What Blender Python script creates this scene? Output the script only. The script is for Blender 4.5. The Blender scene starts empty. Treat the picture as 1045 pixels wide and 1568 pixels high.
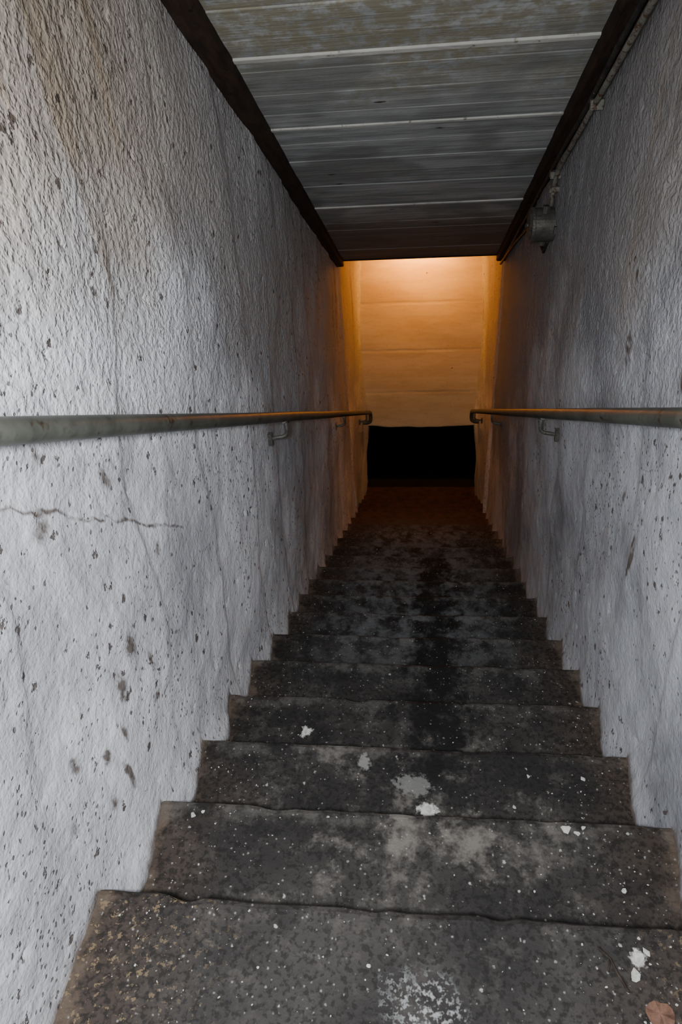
import bpy, bmesh, math, random
from mathutils import Vector, Matrix, noise
random.seed(7)
W=1.1; T=.2541; R=.1587; SL=R/T; CS=.618; C0=2.1193; ENDY=4.07; NST=21
ZF=-NST*R; YF=NST*T; BACKY=5.47
LOWC=0.05
# ---------------------------------------------------------------- node helper
class M:
    def __init__(s,name):
        s.m=bpy.data.materials.new(name); s.m.use_nodes=True
        s.t=s.m.node_tree; s.n=s.t.nodes; s.l=s.t.links
        s.b=s.n['Principled BSDF']; s.b.inputs['Roughness'].default_value=.85
        s.b.inputs['Specular IOR Level'].default_value=.25
        s.tc=s.n.new('ShaderNodeTexCoord').outputs['Object']
        x=s.n.new('ShaderNodeSeparateXYZ'); s.l.new(s.tc,x.inputs[0]); s.x,s.y,s.z=x.outputs
    def put(s,v,i):
        if isinstance(v,bpy.types.NodeSocket): s.l.new(v,i)
        elif isinstance(v,(tuple,list)) and len(v)==3 and i.type=='RGBA': i.default_value=(*v,1)
        else: i.default_value=v
    def math(s,op,a,b=0.,c=None,clamp=False):
        n=s.n.new('ShaderNodeMath'); n.operation=op; n.use_clamp=clamp
        s.put(a,n.inputs[0]); s.put(b,n.inputs[1])
        if c is not None: s.put(c,n.inputs[2])
        return n.outputs[0]
    def add(s,a,b): return s.math('ADD',a,b)
    def mul(s,a,b): return s.math('MULTIPLY',a,b)
    def sub(s,a,b): return s.math('SUBTRACT',a,b)
    def mx(s,a,b): return s.math('MAXIMUM',a,b)
    def vec(s,sc=(1,1,1),off=(0,0,0),src=None):
        if sc==(1,1,1) and off==(0,0,0): return s.tc
        n=s.n.new('ShaderNodeMapping'); s.l.new(src or s.tc,n.inputs[0])
        n.inputs['Scale'].default_value=sc; n.inputs['Location'].default_value=off
        return n.outputs[0]
    def noise(s,scale,det=2,rough=.6,sc=(1,1,1),off=(0,0,0)):
        n=s.n.new('ShaderNodeTexNoise'); s.l.new(s.vec(sc,off),n.inputs['Vector'])
        n.inputs['Scale'].default_value=scale;n.inputs['Detail'].default_value=det
        n.inputs['Roughness'].default_value=rough
        return n.outputs['Fac']
    def vor(s,scale,off=(0,0,0),sc=(1,1,1)):
        n=s.n.new('ShaderNodeTexVoronoi'); n.feature='F1'
        s.l.new(s.vec(sc,off),n.inputs['Vector']); n.inputs['Scale'].default_value=scale
        q=s.n.new('ShaderNodeSeparateXYZ'); s.l.new(n.outputs['Color'],q.inputs[0])
        return n.outputs['Distance'],q.outputs
    def attr(s):
        n=s.n.new('ShaderNodeAttribute'); n.attribute_name='bake'
        q=s.n.new('ShaderNodeSeparateXYZ'); s.l.new(n.outputs['Vector'],q.inputs[0])
        return list(q.outputs)+[n.outputs['Alpha']]
    def ramp(s,v,lo,hi,a=0.,b=1.,smooth=True):
        n=s.n.new('ShaderNodeMapRange'); n.interpolation_type='SMOOTHSTEP' if smooth else 'LINEAR'
        s.put(v,n.inputs[0]); n.inputs[1].default_value=lo;n.inputs[2].default_value=hi
        n.inputs[3].default_value=a;n.inputs[4].default_value=b; n.clamp=True
        return n.outputs[0]
    def inv(s,v,lo,hi): return s.ramp(v,lo,hi,1.,0.)
    def mix(s,f,a,b,mode='MIX'):
        n=s.n.new('ShaderNodeMix'); n.data_type='RGBA'; n.blend_type=mode
        s.put(f,n.inputs[0]); s.put(a,n.inputs[6]); s.put(b,n.inputs[7]); return n.outputs[2]
    def color(s,c): s.put(c,s.b.inputs['Base Color']); return s
    def bump(s,h,strength=.5,dist=.004):
        n=s.n.new('ShaderNodeBump'); n.inputs['Strength'].default_value=strength; n.inputs['Distance'].default_value=dist
        s.put(h,n.inputs['Height']); s.l.new(n.outputs[0],s.b.inputs['Normal'])

def link(o): bpy.context.scene.collection.objects.link(o); return o
def mesh_obj(name,vs,fs,mats,smooth=False,bake=None):
    me=bpy.data.meshes.new(name); me.from_pydata(vs,[],fs)
    for m in (mats if isinstance(mats,list) else [mats]): me.materials.append(m)
    if smooth: me.polygons.foreach_set('use_smooth',[True]*len(me.polygons))
    if bake:
        a=me.attributes.new('bake','FLOAT_COLOR','POINT'); a.data.foreach_set('color',[c for b in bake for c in b])
    me.update(); return link(bpy.data.objects.new(name,me))
def nz(x,y,z=0): return noise.noise(Vector((x,y,z)))
def fb(x,y,z=0,o=4):
    s=0;a=.5
    for k in range(o): s+=a*noise.noise(Vector((x,y,z))); x*=2.03;y*=2.03;z+=3.1;a*=.55
    return s
def sst(v,lo,hi):
    t=min(1,max(0,(v-lo)/(hi-lo))); return t*t*(3-2*t)

# ---------------------------------------------------------------- materials
def plaster(name,off,lt,dk):
    m=M(name)
    G,Y,D,S=m.attr()            # grey wear + painted dimming, yellow/brown, dirt, spot density
    hh=m.add(m.z,m.mul(m.mx(m.y,0.),SL)); up=m.ramp(hh,.75,1.35,.16,.62)
    mid=m.noise(18,3,.65,off=off); fine=m.noise(150,2,.6,off=off); pop=m.noise(62,2,.55,off=(off[0]+3,2,1))
    c=m.mix(m.ramp(m.add(G,m.mul(m.sub(mid,.5),.7)),.1,.9),lt,dk)
    c=m.mix(Y,c,(.40,.32,.24))
    c=m.mix(m.mul(m.inv(pop,.34,.46),m.mul(up,.40)),c,(.25,.235,.22))  # shading in the stipple hollows painted into the colour
    c=m.mix(m.mul(m.ramp(fine,.54,.72),.2),c,(.28,.27,.26))
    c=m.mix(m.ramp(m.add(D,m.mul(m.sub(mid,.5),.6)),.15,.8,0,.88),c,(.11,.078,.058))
    fd=m.mul(m.sub(fine,.5),.7); pd=m.mul(m.sub(pop,.5),.5)
    d1,c1=m.vor(26,off=off)
    s1=m.mul(m.inv(m.add(m.add(d1,m.add(fd,pd)),m.mul(m.sub(mid,.5),.8)),.08,.20),m.math('LESS_THAN',c1[0],m.mul(S,.65)))
    d2,c2=m.vor(70,off=off)
    s2=m.mul(m.inv(m.add(d2,m.add(fd,pd)),.10,.30),m.math('LESS_THAN',c2[0],m.mul(S,.40)))
    sp=m.mx(s1,m.mul(s2,.8))
    c=m.mix(m.mul(sp,.9),c,(.085,.062,.05))
    m.color(c)
    ht=m.add(m.mul(fine,.28),m.add(m.mul(mid,.8),m.mul(m.ramp(pop,.36,.66),up)))
    ht=m.sub(ht,m.mul(sp,.5))
    m.bump(ht,.62,.0075); return m.m
MPL=plaster('plaster_lit',(0,0,0),(.88,.89,.92),(.48,.485,.51)); MPR=plaster('plaster_dim',(4,7,3),(.56,.57,.605),(.26,.265,.285))  # same plaster; right wall toned down, painting in the weaker flash

def step_mat():
    m=M('worn_step_paint')
    n1=m.noise(3.4,3,.65); n2=m.noise(15,4,.72,off=(2,2,2)); n3=m.noise(85,2,.7)
    c=m.mix(m.ramp(n1,.35,.65),(.020,.018,.017),(.044,.040,.037))
    c=m.mix(m.mul(m.ramp(n2,.48,.68),.5),c,(.085,.077,.069))
    c=m.mix(m.mul(m.ramp(n3,.48,.62),.65),c,(.009,.008,.007))
    e=m.math('ABSOLUTE',m.sub(m.x,.55))
    br=m.mul(m.ramp(m.add(e,m.mul(m.sub(n1,.5),.6)),.32,.58),.6)
    c=m.mix(br,c,m.mix(m.ramp(n3,.4,.6),(.060,.039,.028),(.022,.016,.012)))
    ed=m.ramp(m.add(e,m.mul(m.sub(n2,.5),.14)),.505,.55)
    c=m.mix(m.mul(ed,.5),c,(.17,.125,.09))
    sm=m.mul(m.mul(m.ramp(m.add(n2,m.mul(m.sub(n1,.5),.9)),.50,.76),m.inv(m.math('ABSOLUTE',m.sub(m.y,.33)),.12,.42)),m.inv(e,.18,.42))
    c=m.mix(m.mul(sm,.6),c,(.23,.21,.185))
    sm2=m.mul(m.ramp(n2,.36,.62),m.mul(m.ramp(m.y,.8,1.5),m.inv(e,.2,.5)))
    c=m.mix(m.mul(sm2,.6),c,(.155,.162,.168))
    # worn, lighter nosings and dirt gathered at the back of each tread
    fr=m.math('FRACT',m.mul(m.y,1/T)); act=m.mul(m.ramp(m.y,.01,.04),m.inv(m.y,2.6,3.4))
    wn=m.mul(m.mul(m.ramp(m.add(fr,m.mul(m.sub(n2,.5),.35)),.80,.97),act),m.ramp(n2,.40,.60))
    c=m.mix(m.mul(wn,.30),c,(.15,.14,.125))
    c=m.mix(m.mul(m.mul(m.inv(m.add(fr,m.mul(m.sub(n2,.5),.2)),.03,.16),act),.6),c,(.014,.012,.011))
    cx=m.add(.63,m.mul(m.sub(n1,.5),.25))
    dd=m.add(m.math('ABSOLUTE',m.sub(m.x,cx)),m.mul(m.sub(n2,.5),.34))
    sp=m.mul(m.inv(dd,.02,.13),m.mul(m.ramp(m.y,.2,.6),m.inv(m.y,2.5,3.1)))
    c=m.mix(m.mul(sp,.92),c,(.006,.006,.006))
    def spot(cx,cy,r,sx=1,k=1.):
        dx=m.mul(m.sub(m.x,cx),1/sx); dy=m.sub(m.y,cy)
        d=m.math('SQRT',m.add(m.mul(dx,dx),m.mul(dy,dy)))
        d=m.add(d,m.add(m.mul(m.sub(n2,.5),r*2.6*k),m.mul(m.sub(n3,.5),r*1.4)))
        return m.inv(d,r*.55,r*1.05)
    for x,y,r,sx in ((.615,.45,.05,.55),(.60,.70,.05,.9),(.69,.62,.035,1)):
        c=m.mix(m.mul(spot(x,y,r,sx),.85),c,(.008,.007,.007))
    for x,y,r,sx,k in ((.25,.64,.018,.9,.9),(.60,.345,.022,1.2,.9),(.93,-.05,.015,.9,.9),(.44,.46,.028,.7,.3),(.56,.40,.035,1.4,.2)):
        c=m.mix(m.mul(spot(x,y,r,sx),k),c,(.66,.65,.61))
    pw=m.mul(spot(.585,-.14,.075,1.1,.5),m.ramp(n3,.48,.66)); c=m.mix(m.mul(pw,.6),c,(.48,.49,.48))
    fl=m.mul(m.ramp(m.noise(60,3,.8,off=(3,0,0)),.57,.62),m.inv(m.y,-.02,.06))
    fl=m.mul(fl,m.mx(m.inv(m.add(m.x,m.mul(m.sub(n1,.5),.5)),.10,.34),m.ramp(m.x,.9,1.05)))
    c=m.mix(m.mul(fl,.7),c,(.22,.16,.09))
    d,cc=m.vor(110); d2,cc2=m.vor(44,off=(2,1,0)); fz=m.mul(m.sub(n3,.5),.75)
    s=m.mul(m.inv(m.add(d,fz),.06,.26),m.math('GREATER_THAN',m.add(cc[0],m.mul(m.sub(n1,.5),.6)),.76))
    s2=m.mul(m.inv(m.add(d2,fz),.02,.14),m.math('GREATER_THAN',cc2[0],.84))
    c=m.mix(m.mul(m.mx(m.mul(s,.55),s2),.8),c,(.42,.41,.38))
    c=m.mix(m.mul(m.ramp(m.y,3.3,4.0),.9),c,m.mix(m.ramp(n2,.4,.65),(.075,.032,.02),(.03,.013,.009)))  # reddish lamp glow on the lowest treads painted into the colour
    m.color(c); m.b.inputs['Roughness'].default_value=.74
    m.bump(m.add(n2,m.mul(n3,.6)),.6,.0045); return m.m
MST=step_mat()

def ceil_mat():
    m=M('limewashed_ceiling_boards')
    g=m.noise(7,3,.7,sc=(.22,2.2,1)); g2=m.noise(34,3,.75,sc=(.1,2.0,1),off=(1,1,1)); bl=m.noise(3,2,.6,off=(4,4,4)); mid=m.noise(22,3,.7)
    c=m.mix(m.ramp(g,.35,.65),(.31,.325,.325),(.50,.51,.50))
    c=m.mix(m.mul(m.ramp(g2,.48,.66),.45),c,(.19,.19,.175))
    mold=m.mul(m.inv(m.add(m.y,m.mul(m.sub(bl,.5),1.2)),1.55,2.3),m.ramp(mid,.34,.58))
    c=m.mix(m.mul(mold,.75),c,(.26,.225,.13))
    c=m.mix(m.mul(m.ramp(bl,.48,.62),.5),c,(.17,.165,.15))
    d,cc=m.vor(9,sc=(.5,1.3,1)); c=m.mix(m.mul(m.inv(m.add(d,m.mul(m.sub(mid,.5),.2)),.04,.10),m.ramp(cc[0],.8,.82)),c,(.07,.06,.05))
    c=m.mix(m.mul(m.ramp(m.y,3.15,3.45),.75),c,(.15,.105,.08))
    m.color(c); m.bump(m.add(g2,m.mul(mid,.7)),.5,.005); return m.m
MCE=ceil_mat()
def simple(name,a,b,scale=12,rough=.8,metal=0,bs=.4,bd=.003,sc=(1,1,1),c3=None,t3=(.6,.7)):
    m=M(name); n=m.noise(scale,3,.7,sc=sc); f=m.noise(scale*6,2,.6,sc=sc)
    c=m.mix(m.ramp(n,.35,.65),a,b); c=m.mix(m.mul(m.ramp(f,.5,.75),.35),c,tuple(v*.4 for v in a))
    if c3: c=m.mix(m.ramp(m.noise(scale*2.3,3,.7,off=(5,1,2)),*t3),c,c3)
    m.color(c); m.b.inputs['Roughness'].default_value=rough; m.b.inputs['Metallic'].default_value=metal
    m.bump(m.add(n,f),bs,bd); return m.m
MSTRIP=simple('joint_batten_paint',(.50,.49,.45),(.64,.63,.58),9,c3=(.28,.25,.17),sc=(.4,1,1))
MBEAM=simple('dark_creosoted_wood',(.020,.012,.009),(.042,.024,.016),14,sc=(3,.3,1),c3=(.009,.007,.006))
MRAIL=simple('worn_painted_rail',(.075,.078,.066),(.115,.118,.10),9,.42,.0,.3,.0015,c3=(.05,.036,.025),t3=(.60,.70))
MBRK=simple('rusty_bracket_steel',(.12,.115,.105),(.20,.19,.17),40,.55,.5,c3=(.07,.035,.02))
MCON=simple('peeling_conduit_paint',(.16,.16,.14),(.24,.23,.19),25,.7,c3=(.10,.06,.035),t3=(.5,.6))
MCAB=simple('old_black_cable',(.02,.02,.02),(.05,.045,.04),20,.6,c3=(.3,.29,.26),t3=(.66,.68))
MBOX=simple('tarnished_junction_metal',(.09,.085,.075),(.14,.13,.115),20,.5,.4,c3=(.05,.03,.022))
MDK=simple('unlit_cellar_black',(.008,.007,.007),(.012,.011,.010),6)  # darkness of the unlit space put into the colour, near black
MCH=simple('plaster_chip',(.42,.41,.38),(.60,.59,.55),50)
MLEAF=simple('dry_leaf_brown',(.14,.075,.05),(.22,.12,.08),40)
MTW=simple('twig_bark',(.03,.022,.018),(.06,.045,.035),60)
def board_mat():
    m=M('lamp_tinted_boards')
    n=m.noise(5,3,.7,sc=(.4,1,2)); f=m.noise(40,2,.7)
    c=m.mix(m.ramp(n,.35,.7),(.72,.60,.36),(.62,.49,.27))  # white boards yellowed; the lamp's warm glow is put into the colour
    c=m.mix(m.mul(m.ramp(f,.55,.75),.2),c,(.28,.20,.10))
    d,cc=m.vor(8); c=m.mix(m.mul(m.inv(d,.03,.06),m.ramp(cc[0],.7,.72)),c,(.1,.06,.04))
    m.color(c); m.bump(m.add(n,f),.25,.003); return m.m
MBD=board_mat()

# ---------------------------------------------------------------- walls
def wd(y,z,s):
    d=.013*nz(y*1.6+s,z*1.3)+.008*nz(y*4+s,z*4,3)+.0032*nz(y*11,z*11,s)+.0016*nz(y*24,z*24,s)+.0007*nz(y*50,z*50,s)
    p=nz(y*27+s*2,z*27,9)+.5*nz(y*60,z*60,4)
    if p>.55: d-=(p-.55)*.016
    q=(y*.9-z*.25)*2.3+.35*nz(y*2,z*2,s); q=q-math.floor(q)
    d+=.0045*sst(q,.0,.9)-.0045*sst(q,.93,1)
    return d
LM=[(.29,.20,.02,.045,.7),(.37,.23,.03,.03,.6),(.42,.12,.012,.03,.6),(.40,.03,.03,.012,.6),(.50,.55,.02,.04,.5),(.62,.26,.018,.018,.7),(.28,.62,.03,.02,.6),(.33,.72,.02,.02,.5),
    (.20,.04,.010,.05,.8),(.17,.15,.016,.022,.7),(.10,.24,.012,.022,.7),(.13,.06,.012,.02,.6),(.24,.12,.008,.03,.6),(.03,.16,.012,.02,.5)]
RM=[(.83,.03,.012,.055,1.0),(.85,.08,.008,.03,.7),(1.19,.435,.03,.05,.55),(1.22,.60,.012,.03,.6),(1.0,.10,.012,.03,.6),(.80,.55,.03,.025,.6),(.74,.62,.02,.03,.5)]
def bake(y,z,side):
    s=2.2 if side<0 else 9.4
    h=z+SL*max(y,0)
    g=.27+1.4*fb(y*1.5+s,z*1.5,s)+.45*sst(h,.75,1.7)+.3*sst(y,1.0,2.6)  # blotches are wear; greying upward and with depth paints in flash falloff
    yb=fb(y*1.2,z*1.2,s+4)
    dep=1-.75*sst(y,.7,1.9)
    yl=.9*sst(h+yb*1.1,1.0,1.75)*(1 if side<0 else .5)*dep
    dr=fb(y*8+s,z*.8,s,3); drm=sst(dr,.12,.34)*sst(h+.5*yb,.9,1.5)
    yl=min(1,yl+.4*drm*dep)
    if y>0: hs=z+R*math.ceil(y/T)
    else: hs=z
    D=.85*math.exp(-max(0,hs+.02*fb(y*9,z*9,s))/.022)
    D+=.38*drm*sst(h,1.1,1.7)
    for my,mz,ry,rz_,k in (LM if side<0 else RM):
        q=((y-my)/ry)**2+((z-mz)/rz_)**2
        if q<6: D+=1.3*k*math.exp(-q)*(1+.9*nz(y*60,z*60))
    if side<0:
        dz=z-(.633-.94*(y-.3)+.022*nz(y*14,2)+.012*nz(y*40,5))
        if .2<y<.78: D+=(.8+.5*nz(y*20,1))*max(0,1-abs(dz)/.009)
    for k in range(5):
        yc=.5+.55*k+.1*nz(z*2,k*7+s)+.03*nz(z*9,k+s)+(.15 if side>0 else 0)
        a=abs(y-yc)
        if a<.007 and nz(z*3,k*3.3+s)>.1: D+=.5*(1-a/.007)
    S=.18+.95*sst(fb(y*2.6+s,z*2.6,3),-.15,.2)*(1-sst(h,.85,1.15))+.3*sst(fb(y*3,z*3,s),.0,.25)
    return (min(1,max(0,g)),min(1,max(0,yl)),min(1.2,max(0,D)),S)
def wall(name,side,y0,y1,dy,zf,mat,nrows):
    ys=[];y=y0
    while y<y1: ys.append(y); y+=dy*(1 if y<1.6 else (1.5 if y<3 else 2.2)) if y>0 else dy*2
    ys.append(y1); vs=[];fs=[];bk=[]
    for y in ys:
        zb,zt=zf(y)
        for j in range(nrows+1):
            z=zb+(zt-zb)*j/nrows
            h=z+SL*max(y,0)
            d=wd(y,z,3.1 if side<0 else 8.7)
            d+=.020*math.exp(-(max(h+.12,0)/.10)**2)*(1+nz(y*6,side))
            vs.append((d if side<0 else W-d,y,z)); bk.append(bake(y,z,side))
    n=nrows+1
    for i in range(len(ys)-1):
        for j in range(nrows):
            a=i*n+j; q=(a,a+1,a+n+1,a+n)
            fs.append(q[::-1] if side<0 else q)
    return mesh_obj(name,vs,fs,mat,True,bk)
def z1(y): return (-SL*max(y,0)-.30, 2.17-CS*y)
wall('wall_left',-1,-1.3,ENDY+.02,.0085,z1,MPL,300)
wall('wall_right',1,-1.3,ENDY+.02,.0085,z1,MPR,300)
def lowwall(name,side):
    vs=[];fs=[];bk=[];ny,nzn=60,150
    for i in range(ny+1):
        y=ENDY+.02+(BACKY+.05-ENDY-.02)*i/ny
        for j in range(nzn+1):
            z=ZF-.05+(LOWC-ZF+.05)*j/nzn
            k=max(0,(y-5.05)/.42)
            bow=.05*k*k*(1.0+.7*math.sin((z+1.0)*2.1))*sst(z,-3.1,-2.3)
            jam=.022*math.exp(-((y-4.2)/.07)**2)
            d=-.012+.012*nz(y*2,z*1.2,side)+.006*nz(y*7,z*5,side)+.002*nz(y*25,z*25)+bow+jam
            vs.append((d if side<0 else W-d,y,z)); bk.append(bake(y,z,side))
    n=nzn+1
    for i in range(ny):
        for j in range(nzn):
            a=i*n+j;q=(a,a+1,a+n+1,a+n); fs.append(q[::-1] if side<0 else q)
    return mesh_obj(name,vs,fs,MPL,True,bk)
lowwall('wall_lower_left',-1); lowwall('wall_lower_right',1)

def box(bm,x0,x1,y0,y1,z0,z1,mi=0,sh=0.):
    vs=[bm.verts.new((x,y,z-sh*y)) for x in (x0,x1) for y in (y0,y1) for z in (z0,z1)]
    for f in ((0,1,3,2),(4,6,7,5),(0,4,5,1),(2,3,7,6),(0,2,6,4),(1,5,7,3)):
        q=bm.faces.new([vs[i] for i in f]); q.material_index=mi
def finish(bm,name,mats,bev=0,seg=2,smooth=False):
    bmesh.ops.recalc_face_normals(bm,faces=bm.faces)
    me=bpy.data.meshes.new(name); bm.to_mesh(me); bm.free()
    for m in (mats if isinstance(mats,list) else [mats]): me.materials.append(m)
    if smooth: me.polygons.foreach_set('use_smooth',[True]*len(me.polygons))
    o=link(bpy.data.objects.new(name,me))
    if bev:
        b=o.modifiers.new('bevel','BEVEL'); b.width=bev; b.segments=seg
    return o

vs=[];fs=[];nx,nv=50,220; OPZ=-2.60
for j in range(nv+1):
    for i in range(nx+1):
        x=-.03+(W+.06)*i/nx
        zb=OPZ-.02*math.cos((x-.55)*3)+.012*nz(x*6,1)
        z=zb+(LOWC-zb)*j/nv
        g=0
        for s in (-1.32,-1.78,-2.22):
            g+=.003*math.exp(-((z-s-.006*nz(x*3,s))/.005)**2)
        vs.append((x,BACKY+g+.006*nz(x*3,z*3,5),z))
n=nx+1
for j in range(nv):
    for i in range(nx):
        a=j*n+i; fs.append((a,a+1,a+n+1,a+n))
wb=mesh_obj('wall_end',vs,fs,MBD,True)
so=wb.modifiers.new('thick','SOLIDIFY'); so.thickness=.08; so.offset=-1
bm=bmesh.new()
box(bm,-.5,W+.5,7.2,7.3,ZF-.1,LOWC); box(bm,-.6,-.5,BACKY+.1,7.3,ZF-.1,LOWC); box(bm,W+.5,W+.6,BACKY+.1,7.3,ZF-.1,LOWC)
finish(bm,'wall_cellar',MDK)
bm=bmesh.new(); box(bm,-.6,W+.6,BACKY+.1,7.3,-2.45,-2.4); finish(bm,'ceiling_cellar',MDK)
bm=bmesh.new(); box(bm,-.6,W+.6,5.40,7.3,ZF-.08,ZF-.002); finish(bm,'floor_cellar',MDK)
bm=bmesh.new(); box(bm,-.05,W+.05,ENDY+.09,BACKY+.1,LOWC,LOWC+.06); finish(bm,'ceiling_lower',MBD)
zh=C0-CS*ENDY
bm=bmesh.new(); box(bm,-.03,W+.03,ENDY,ENDY+.09,zh-.012,LOWC+.06); finish(bm,'wall_header',MBEAM,.004)

# ---------------------------------------------------------------- ceiling
bm=bmesh.new(); maj=[1.765,2.19,3.03]
edges=[-1.3]; y=-1.3
while y<ENDY-.02:
    y+=random.uniform(.12,.16)
    for q in maj:
        if abs(y-q)<.065: y=q
    edges.append(min(y,ENDY))
for a,b in zip(edges[:-1],edges[1:]):
    if b-a<.01: continue
    dz=random.uniform(-.002,.002)
    box(bm,0,W,a+.0012,b-.0012,C0+dz,C0+dz+.035,0,CS)
ce=finish(bm,'ceiling',MCE,.0025,2)
bm=bmesh.new()
for q,w in zip(maj,(.009,.007,.007)): box(bm,.05,W-.05,q-w,q+w,C0-.006,C0+.002,0,CS)
finish(bm,'trim_1',MSTRIP,.002)
def beam(name,x0,x1,s):
    vs=[];fs=[];N=140
    for i in range(N+1):
        y=-1.3+(ENDY+1.3)*i/N
        w=.004*nz(y*3,s); w2=.0025*nz(y*14,s,2)
        za=C0-CS*y
        for x,z in ((x0,za+.02),(x0,za-.042+w2),(x0+.006,za-.048+w2),(x1-.006+w,za-.046),(x1+w+w2,za-.038),(x1+w+w2,za+.02)):
            vs.append((x if s<0 else W-x,y,z))
    for i in range(N):
        for j in range(6):
            a=i*6+j;b=i*6+(j+1)%6; fs.append((a,b,b+6,a+6))
    fs.append(tuple(range(5,-1,-1))); fs.append(tuple(range(N*6,N*6+6)))
    return mesh_obj(name,vs,fs,MBEAM)
beam('trim_left',-.01,.058,-1); beam('trim_right',-.01,.062,1)

# ---------------------------------------------------------------- stairs + landing
bm=bmesh.new(); NX=110
def edge(x,n):
    e=.004*nz(x*5,n*3.3)+.0025*nz(x*22,n*7.1)
    c=nz(x*9,n*5.7,4)
    if c>.35: e-=(c-.35)*.03
    return e
def prof(n,x):
    z=-n*R; y1=n*T; e=edge(x,n); s=.0015*nz(x*8,n,2)
    y0=(n-1)*T-.03 if n else -1.3
    wear=-.004*math.exp(-((x-.58)/.22)**2)
    P=[(y0,z)]
    if n: P+=[(y0+(y1-y0)*k,z+.002*nz(x*4,n,k*3)) for k in (.25,.5,.75)]
    else: P+=[(-.9,z),(-.5,z+.001*nz(x*4,2)),(-.2,z+.002*nz(x*5,1))]
    P+=[(y1-.012+e,z+s+wear*.6),(y1-.004+e,z-.002+s+wear),(y1+e,z-.008+wear),(y1+e*.8,z-.026),(y1-.004+e*.5,z-.030),(y1-.018,z-.031),(y1-.018,z-R-.01)]
    return P
for n in range(0,NST):
    rows=[]
    for i in range(NX+1):
        x=-.015+(W+.03)*i/NX
        rows.append([bm.verts.new((x,y,z)) for y,z in prof(n,x)])
    for i in range(NX):
        for j in range(len(rows[0])-1):
            bm.faces.new((rows[i][j],rows[i+1][j],rows[i+1][j+1],rows[i][j+1]))
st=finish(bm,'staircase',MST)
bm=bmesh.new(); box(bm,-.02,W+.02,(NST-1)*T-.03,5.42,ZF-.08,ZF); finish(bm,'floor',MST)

# ---------------------------------------------------------------- tubes
def tube(bm,pts,r,seg=14,cap=True,mi=0):
    rings=[];prev=None
    for i,p in enumerate(pts):
        p=Vector(p); a=Vector(pts[max(i-1,0)]);b=Vector(pts[min(i+1,len(pts)-1)])
        t=(b-a).normalized()
        if prev is None:
            u=t.cross(Vector((0,0,1)))
            if u.length<.1: u=t.cross(Vector((0,1,0)))
        else: u=prev-t*prev.dot(t)
        u.normalize(); prev=u; v=t.cross(u)
        rings.append([bm.verts.new(p+(u*math.cos(k*2*math.pi/seg)+v*math.sin(k*2*math.pi/seg))*r) for k in range(seg)])
    for i in range(len(rings)-1):
        for k in range(seg):
            f=bm.faces.new((rings[i][k],rings[i][(k+1)%seg],rings[i+1][(k+1)%seg],rings[i+1][k])); f.smooth=True; f.material_index=mi
    if cap:
        bm.faces.new(rings[0][::-1]).material_index=mi; bm.faces.new(rings[-1]).material_index=mi
def arc(p0,p1,p2,n=6):
    p0,p1,p2=map(Vector,(p0,p1,p2)); return [tuple((1-t)**2*p0+2*t*(1-t)*p1+t*t*p2) for t in [k/n for k in range(n+1)]]
def rz(y): return .9765-SL*y
def rail(s):
    X=lambda x:x if s<0 else W-x
    bm=bmesh.new(); pts=[]
    y0,ye=-.32,5.22
    pts+=[(X(0),y0-.02,rz(y0)+.0)]+arc((X(.03),y0-.02,rz(y0)+.01),(X(.07),y0-.02,rz(y0)+.01),(X(.07),y0+.05,rz(y0+.05)))
    for k in range(1,40):
        y=y0+.05+(ye-y0-.05)*k/40; pts.append((X(.07+.002*nz(y*1.5,s)),y,rz(y)+.002*nz(y*1.3,s,5)))
    pts+=arc((X(.07),ye,rz(ye)),(X(.075),ye+.06,rz(ye)-.04),(X(.072),ye+.055,rz(ye)-.11),6)
    pts+=arc((X(.07),ye+.055,rz(ye)-.12),(X(.07),ye+.05,rz(ye)-.15),(X(.0),ye+.05,rz(ye)-.15),5)
    tube(bm,pts,.0185,18)
    for yb in ((.05,1.72,3.40,4.9) if s<0 else (.05,1.86,3.56,4.95)):
        z=rz(yb); k=.02
        P=[(X(.07),yb,z-.012)]+arc((X(.07),yb,z-.06),(X(.07),yb,z-.085),(X(.045),yb-k*.3,z-.085),5)+[(X(.0),yb-k,z-.085)]
        tube(bm,P,.0075,10,mi=1)
        tube(bm,[(X(.07),yb-.03,z-.0185+.03*SL),(X(.07),yb+.03,z-.0185-.03*SL)],.009,8,mi=1)
        box(bm,min(X(.0),X(.015)),max(X(.0),X(.015)),yb-k-.010,yb-k+.010,z-.11,z-.06,1)
    finish(bm,'handrail',[MRAIL,MBRK])
rail(-1); rail(1)

# ---------------------------------------------------------------- conduit, cable, junction box
cz=lambda y:C0-CS*y
par=bpy.data.objects.new('electrical_conduit',None); link(par)
bm=bmesh.new()
pts=[(1.075,y/10,cz(y/10)-.105+.003*nz(y*.3,1)) for y in range(-12,23)]
pts+=arc((1.075,2.3,cz(2.3)-.105),(1.075,2.42,cz(2.42)-.10),(1.07,2.42,cz(2.42)-.17),6)+[(1.07,2.42,.40)]
tube(bm,pts,.0085,12); o=finish(bm,'pipe',MCON); o.parent=par
bm=bmesh.new()
pts=[(1.07+.006*nz(y*.23,5),y/10,cz(y/10)-.068+.006*nz(y*.5,3)) for y in range(-12,40)]
tube(bm,pts,.0075,10)
pts=[(1.08,2.46,.26),(1.082,2.56,.17),(1.085,2.8,.30-.14),(1.08,3.1,cz(3.1)-.12),(1.07,3.5,cz(3.5)-.09),(1.06,4.0,cz(4.0)-.08)]
tube(bm,pts,.007,10); o=finish(bm,'cable',MCAB); o.parent=par
bm=bmesh.new()
for y in (-.6,.1,.8,1.35,1.9):
    z=cz(y)-.105; box(bm,1.062,1.10,y-.01,y+.01,z-.014,z+.014)
box(bm,1.052,1.10,2.405,2.435,.50,.525)
box(bm,1.052,1.10,2.39,2.45,.455,.475)
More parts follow.
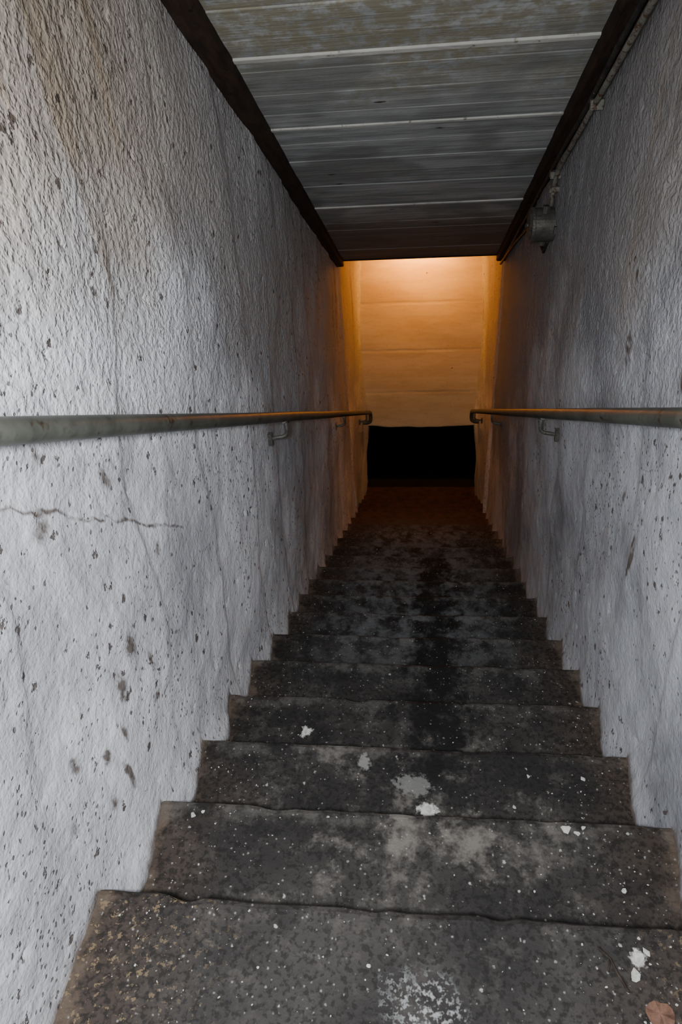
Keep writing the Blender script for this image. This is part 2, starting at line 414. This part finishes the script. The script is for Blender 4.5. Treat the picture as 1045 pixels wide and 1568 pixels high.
o=finish(bm,'clips',MCON,.003); o.parent=par
def cyl(bm,c,ax,r,L,seg=32,r2=None):
    rot=Vector((0,0,1)).rotation_difference(Vector(ax)).to_matrix().to_4x4()
    bmesh.ops.create_cone(bm,cap_ends=True,segments=seg,radius1=r,radius2=r if r2 is None else r2,depth=L,matrix=Matrix.Translation(c)@rot)
bm=bmesh.new(); c=Vector((1.055,2.46,.315))
cyl(bm,c,(1,0,0),.064,.08); cyl(bm,c+Vector((-.045,0,0)),(-1,0,0),.068,.014); cyl(bm,c+Vector((-.055,0,0)),(-1,0,0),.058,.01,r2=.05)
cyl(bm,c+Vector((-.062,0,0)),(1,0,0),.008,.008,12)
cyl(bm,c+Vector((0,-.03,.068)),(0,0,1),.016,.03,6); cyl(bm,c+Vector((0,.0,-.068)),(0,0,1),.014,.026,6)
box(bm,1.085,1.10,2.38,2.54,.30,.33)
o=finish(bm,'junction_box',MBOX,.0025); o.parent=par

# lamp under the low ceiling, unseen hood added to hold its light to the end wall
LX,LY,LZ=.55,5.20,-.55
lp=bpy.data.objects.new('ceiling_lamp',None); link(lp)
bm=bmesh.new(); cyl(bm,Vector((LX,LY,LOWC-.01)),(0,0,1),.05,.03); cyl(bm,Vector((LX,LY,(LOWC+LZ)/2+.05)),(0,0,1),.008,LOWC-LZ-.1)
cyl(bm,Vector((LX,LY,LZ+.07)),(0,0,1),.02,.05)
o=finish(bm,'socket',MBOX,.002); o.parent=lp
bm=bmesh.new(); rr=[]
for r,z in ((.022,.09),(.05,.08),(.09,.045),(.12,-.01)):
    rr.append([bm.verts.new((LX+r*math.cos(k/28*2*math.pi),LY+r*math.sin(k/28*2*math.pi),LZ+z)) for k in range(28)])
for a,b in zip(rr[:-1],rr[1:]):
    for k in range(28): bm.faces.new((a[k],a[(k+1)%28],b[(k+1)%28],b[k]))
o=finish(bm,'spill_hood',MBOX,smooth=True); o.parent=lp
sm=o.modifiers.new('t','SOLIDIFY'); sm.thickness=.002
bm=bmesh.new(); bmesh.ops.create_uvsphere(bm,u_segments=20,v_segments=14,radius=.028,matrix=Matrix.Translation((LX,LY,LZ+.02)))
mm=M('bulb_glass'); mm.b.inputs['Base Color'].default_value=(1,.7,.4,1); mm.b.inputs['Emission Color'].default_value=(1,.5,.16,1); mm.b.inputs['Emission Strength'].default_value=6
mm.m.cycles.emission_sampling='NONE'
o=finish(bm,'bulb',mm.m,smooth=True); o.parent=lp
l=bpy.data.lights.new('lamp_light','SPOT'); l.energy=125; l.color=(1,.36,.03); l.shadow_soft_size=.025; l.spot_size=math.radians(145); l.spot_blend=1.
o=link(bpy.data.objects.new('lamp_light',l)); o.location=(LX,LY,LZ-.02); o.rotation_euler=(math.radians(55),0,0)

# ---------------------------------------------------------------- debris
bm=bmesh.new()
def chip(x,y,r,flat=.35):
    n=max(0,math.ceil((y+.003)/T)) if y>0 else 0
    if y>n*T-.012: y=n*T-.02
    z=-n*R
    m=Matrix.Translation((x,y,z+r*flat*.6))@Matrix.Rotation(random.random()*6.28,4,'Z')@Matrix.Diagonal((r,r*random.uniform(.5,.9),r*flat,1))
    g=bmesh.ops.create_icosphere(bm,subdivisions=1,radius=1,matrix=m)
    for v in g['verts']: v.co+=Vector((random.uniform(-1,1),random.uniform(-1,1),random.uniform(-.3,.3)))*r*.3
for i in range(1300):
    x=random.choice((random.uniform(.05,1.05),random.gauss(.14,.07),random.gauss(.95,.07)))
    if not .05<x<1.05: continue
    chip(x,-.25+2.2*random.random()**1.5,.0005+.0022*random.random()**2.5)
for x,y,r in ((.88,.235,.010),(.90,.228,.007),(.915,.24,.006),(.93,-.05,.012),(.945,-.04,.008),(.92,-.075,.010),(.09,.222,.007),(.11,.23,.005),(.25,.64,.008),(.80,.36,.006),(.84,.44,.005),(.97,.44,.007),(.60,.345,.009),(.62,.34,.007),(.97,.12,.006),(.22,.30,.004),(.5,-.09,.004)):
    chip(x,y,r,.25)
finish(bm,'plaster_debris',MCH)
bm=bmesh.new()
tube(bm,[(.87,-.04,.004),(.885,-.055,.006),(.893,-.075,.004),(.905,-.10,.005)],.0022,7)
tube(bm,[(.885,-.055,.006),(.878,-.075,.009)],.0015,6); finish(bm,'twig',MTW)
bm=bmesh.new(); c=bm.verts.new((.945,-.125,.006)); ring=[]
for k in range(14):
    a=k/14*6.283; r=.022*(1+.35*nz(math.cos(a)*2,math.sin(a)*2,4)); ring.append(bm.verts.new((.945+r*math.cos(a),-.125+.8*r*math.sin(a),.002+.006*abs(math.sin(a*2.5)))))
for k in range(14): bm.faces.new((c,ring[k],ring[(k+1)%14]))
finish(bm,'dry_leaf',MLEAF)

# ---------------------------------------------------------------- light, world, camera
l=bpy.data.lights.new('camera_flash','SPOT'); l.energy=155; l.color=(.94,.965,1); l.shadow_soft_size=.05; l.spot_size=math.radians(150); l.spot_blend=1.
o=link(bpy.data.objects.new('camera_flash',l)); o.location=(.50,-.56,1.38)
o.rotation_euler=Vector((-.55,1.0,-1.2)).to_track_quat('-Z','Y').to_euler()
w=bpy.data.worlds.new('world'); bpy.context.scene.world=w; w.use_nodes=True
w.node_tree.nodes['Background'].inputs[0].default_value=(.5,.6,.8,1); w.node_tree.nodes['Background'].inputs[1].default_value=.02
yaw,pit,roll,f=-.1522,.6952,-.0942,1087.4
fw=Vector((math.sin(yaw)*math.cos(pit),math.cos(yaw)*math.cos(pit),-math.sin(pit)))
rt=Vector((math.cos(yaw),-math.sin(yaw),0)); up=rt.cross(fw)
cr,sr=math.cos(roll),math.sin(roll)
r2=rt*cr+up*sr; u2=up*cr-rt*sr
cd=bpy.data.cameras.new('camera'); co=link(bpy.data.objects.new('camera',cd))
mw=Matrix((r2,u2,-fw)).transposed().to_4x4(); mw.translation=Vector((.5869,-.4955,1.3097)); co.matrix_world=mw
cd.sensor_fit='VERTICAL'; cd.sensor_height=36; cd.lens=36*f/1568; cd.clip_start=.02
bpy.context.scene.camera=co
